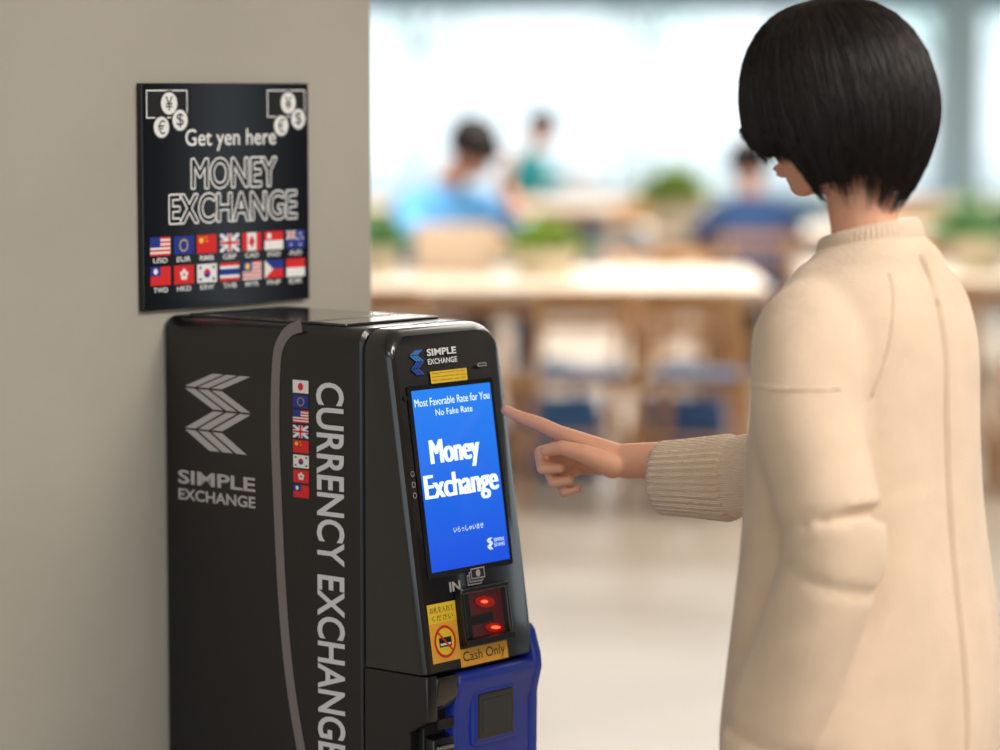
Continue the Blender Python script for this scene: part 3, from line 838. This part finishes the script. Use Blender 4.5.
# ------------------------------------------------------------ seated people
def seated(name, x, y, rz, shirt, pants, sc=1, lean=0.05, chin_hand=False):
    O = V((x, y, 0))
    e = empty(name, O*(1-sc)); e.scale = (sc, sc, sc)
    cs, sn = math.cos(rz), math.sin(rz)
    f = V((-sn, cs, 0)); l = V((-cs, -sn, 0))
    Pn = lambda a, b, z: O+f*a+l*b+V((0, 0, z))
    H = Pn(.10+lean, .0, 1.13) if not chin_hand else Pn(.18+lean, .03, 1.12)
    tl_ = .25 if not chin_hand else .45
    h1 = (f*math.cos(tl_)-V((0, 0, 1))*math.sin(tl_)).normalized(); u1 = h1.cross(l); u1 = u1 if u1.z > 0 else -u1
    neck = Pn(.04+lean*.8, 0, .96)
    wr = []
    bm = bmesh.new(); build_head(bm, H, h1, l, u1)
    bm_chain(bm, [neck, H-h1*.02-u1*.05], [.058, .054])
    for sg in (1, -1):
        if chin_hand and sg == 1:
            el = Pn(.34, .20, .79); w = Pn(.27, .12, .98); D = (u1*.9+h1*.1); N_ = -f*.6-l*.6
        else:
            el = Pn(.16, sg*.26, .80); w = Pn(.38, sg*.13, .80); D = f-l*sg*.3; N_ = V((0, 0, -1))
        wr.append((el, w))
        bm_chain(bm, [el.lerp(w, .4), w], [.036, .027])
        A_ = D.cross(N_).normalized()*(-1 if sg > 0 else 1)
        hand(bm, w, D, A_, N_, 1.05, .45)
    b = finish(bm, 'head_and_hands', skin, e); remesh(b, .006, 2)
    face_parts(H, h1, l, u1, e)
    sm = mat('shirt_%d_%d' % (shirt[0], shirt[2]), shirt, .85, var=.06, bump=.1, bscale=30)
    bm = bmesh.new()
    rg = []
    for t, dd, ww_ in ((0, .12, .17), (.25, .115, .16), (.55, .12, .185), (.8, .115, .20), (.93, .09, .16), (1.0, .062, .072)):
        c_ = Pn(0, 0, .47).lerp(neck+V((0, 0, .02)), t)
        rg.append([c_+f*dd*math.cos(a)+l*ww_*math.sin(a) for a in [2*math.pi*k/28 for k in range(28)]])
    bm_loft(bm, rg)
    for sg, (el, w) in zip((1, -1), wr):
        bm_chain(bm, [Pn(.02+lean*.7, sg*.10, .90), Pn(.02+lean*.7, sg*.17, .89), el, el.lerp(w, .55 if not (chin_hand and sg == 1) else .15)], [.07, .066, .052, .045], 18)
    s_ = finish(bm, 'shirt', sm, e); remesh(s_, .010, 5)
    bm = bmesh.new()
    for sg in (1, -1):
        bm_chain(bm, [Pn(0, sg*.08, .56), Pn(.18, sg*.10, .57), Pn(.44, sg*.12, .53), Pn(.40, sg*.12, .12)], [.10, .088, .066, .052], 18)
    p_ = finish(bm, 'trousers', mat('pants_%d' % pants[0], pants, .85, var=.08), e); remesh(p_, .012, 4)
    bm = bmesh.new()
    for sg in (1, -1): bm_chain(bm, [Pn(.38, sg*.12, .045), Pn(.48, sg*.125, .045), Pn(.56, sg*.13, .036)], [.043, .042, .034])
    finish(bm, 'shoes', mat('dark_shoe', (40, 36, 34), .5), e)
    hair_shell('hair', e, H+u1*.004, (h1, l, u1), .90, True, 0)
seated('man_in_blue_shirt', -.27, 12.95, math.pi+.65, (96, 168, 226), (60, 70, 100), sc=1.10, lean=.02, chin_hand=True)
chair(-.27, 13.03, math.pi+.65)
seated('woman_in_teal_top', .14, 21.2, math.pi+1.45, (40, 150, 156), (60, 60, 70), sc=1.08)
chair(.14, 21.2, math.pi+1.45)
seated('man_in_navy_jacket', 1.27, 14.9, .2, (60, 92, 146), (40, 44, 60), sc=.98)

# ------------------------------------------------------------ light
wd = bpy.data.worlds.new('sky'); scene.world = wd; wd.use_nodes = True
bg = wd.node_tree.nodes['Background']; bg.inputs[0].default_value = (.83, .94, 1.0, 1); bg.inputs[1].default_value = 1.6
def area(name, loc, size, power, col, rot=(0, 0, 0)):
    d = bpy.data.lights.new(name, 'AREA'); d.shape = 'RECTANGLE'; d.size, d.size_y = size; d.energy = power; d.color = col
    o = bpy.data.objects.new(name, d); scene.collection.objects.link(o); o.location = loc; o.rotation_euler = rot
area('added_light', (2.4, 2.8, 3.05), (1.6, 1.6), 165, (1, .92, .83))  # added key light, no visible lamp; brightens the foreground from the right
area('added_light', (-.3, 0.6, 3.05), (1.4, 1.4), 50, (1, .93, .84))
area('added_light', (.8, 11.8, 3.05), (4, 2), 240, (1, .95, .88))  # added area lights, unseen, to brighten the cafe behind
area('added_light', (.8, 17.5, 3.05), (5, 2), 380, (1, .96, .9))
area('added_light', (.8, 24.5, 3.05), (5, 2), 280, (1, .97, .94))
area('added_light', (1.5, 7.5, 3.05), (2, 2), 40, (1, .95, .88))

# ------------------------------------------------------------ camera
cd = bpy.data.cameras.new('camera'); cam = bpy.data.objects.new('camera', cd); scene.collection.objects.link(cam)
cd.sensor_width = 36; cd.lens = 108; cam.location = (0, 0, 1.48)
cam.rotation_euler = (math.radians(90-5.43), 0, 0)
cd.dof.use_dof = True; cd.dof.focus_distance = 4.20; cd.dof.aperture_fstop = 1.75
cd.clip_end = 200
scene.camera = cam
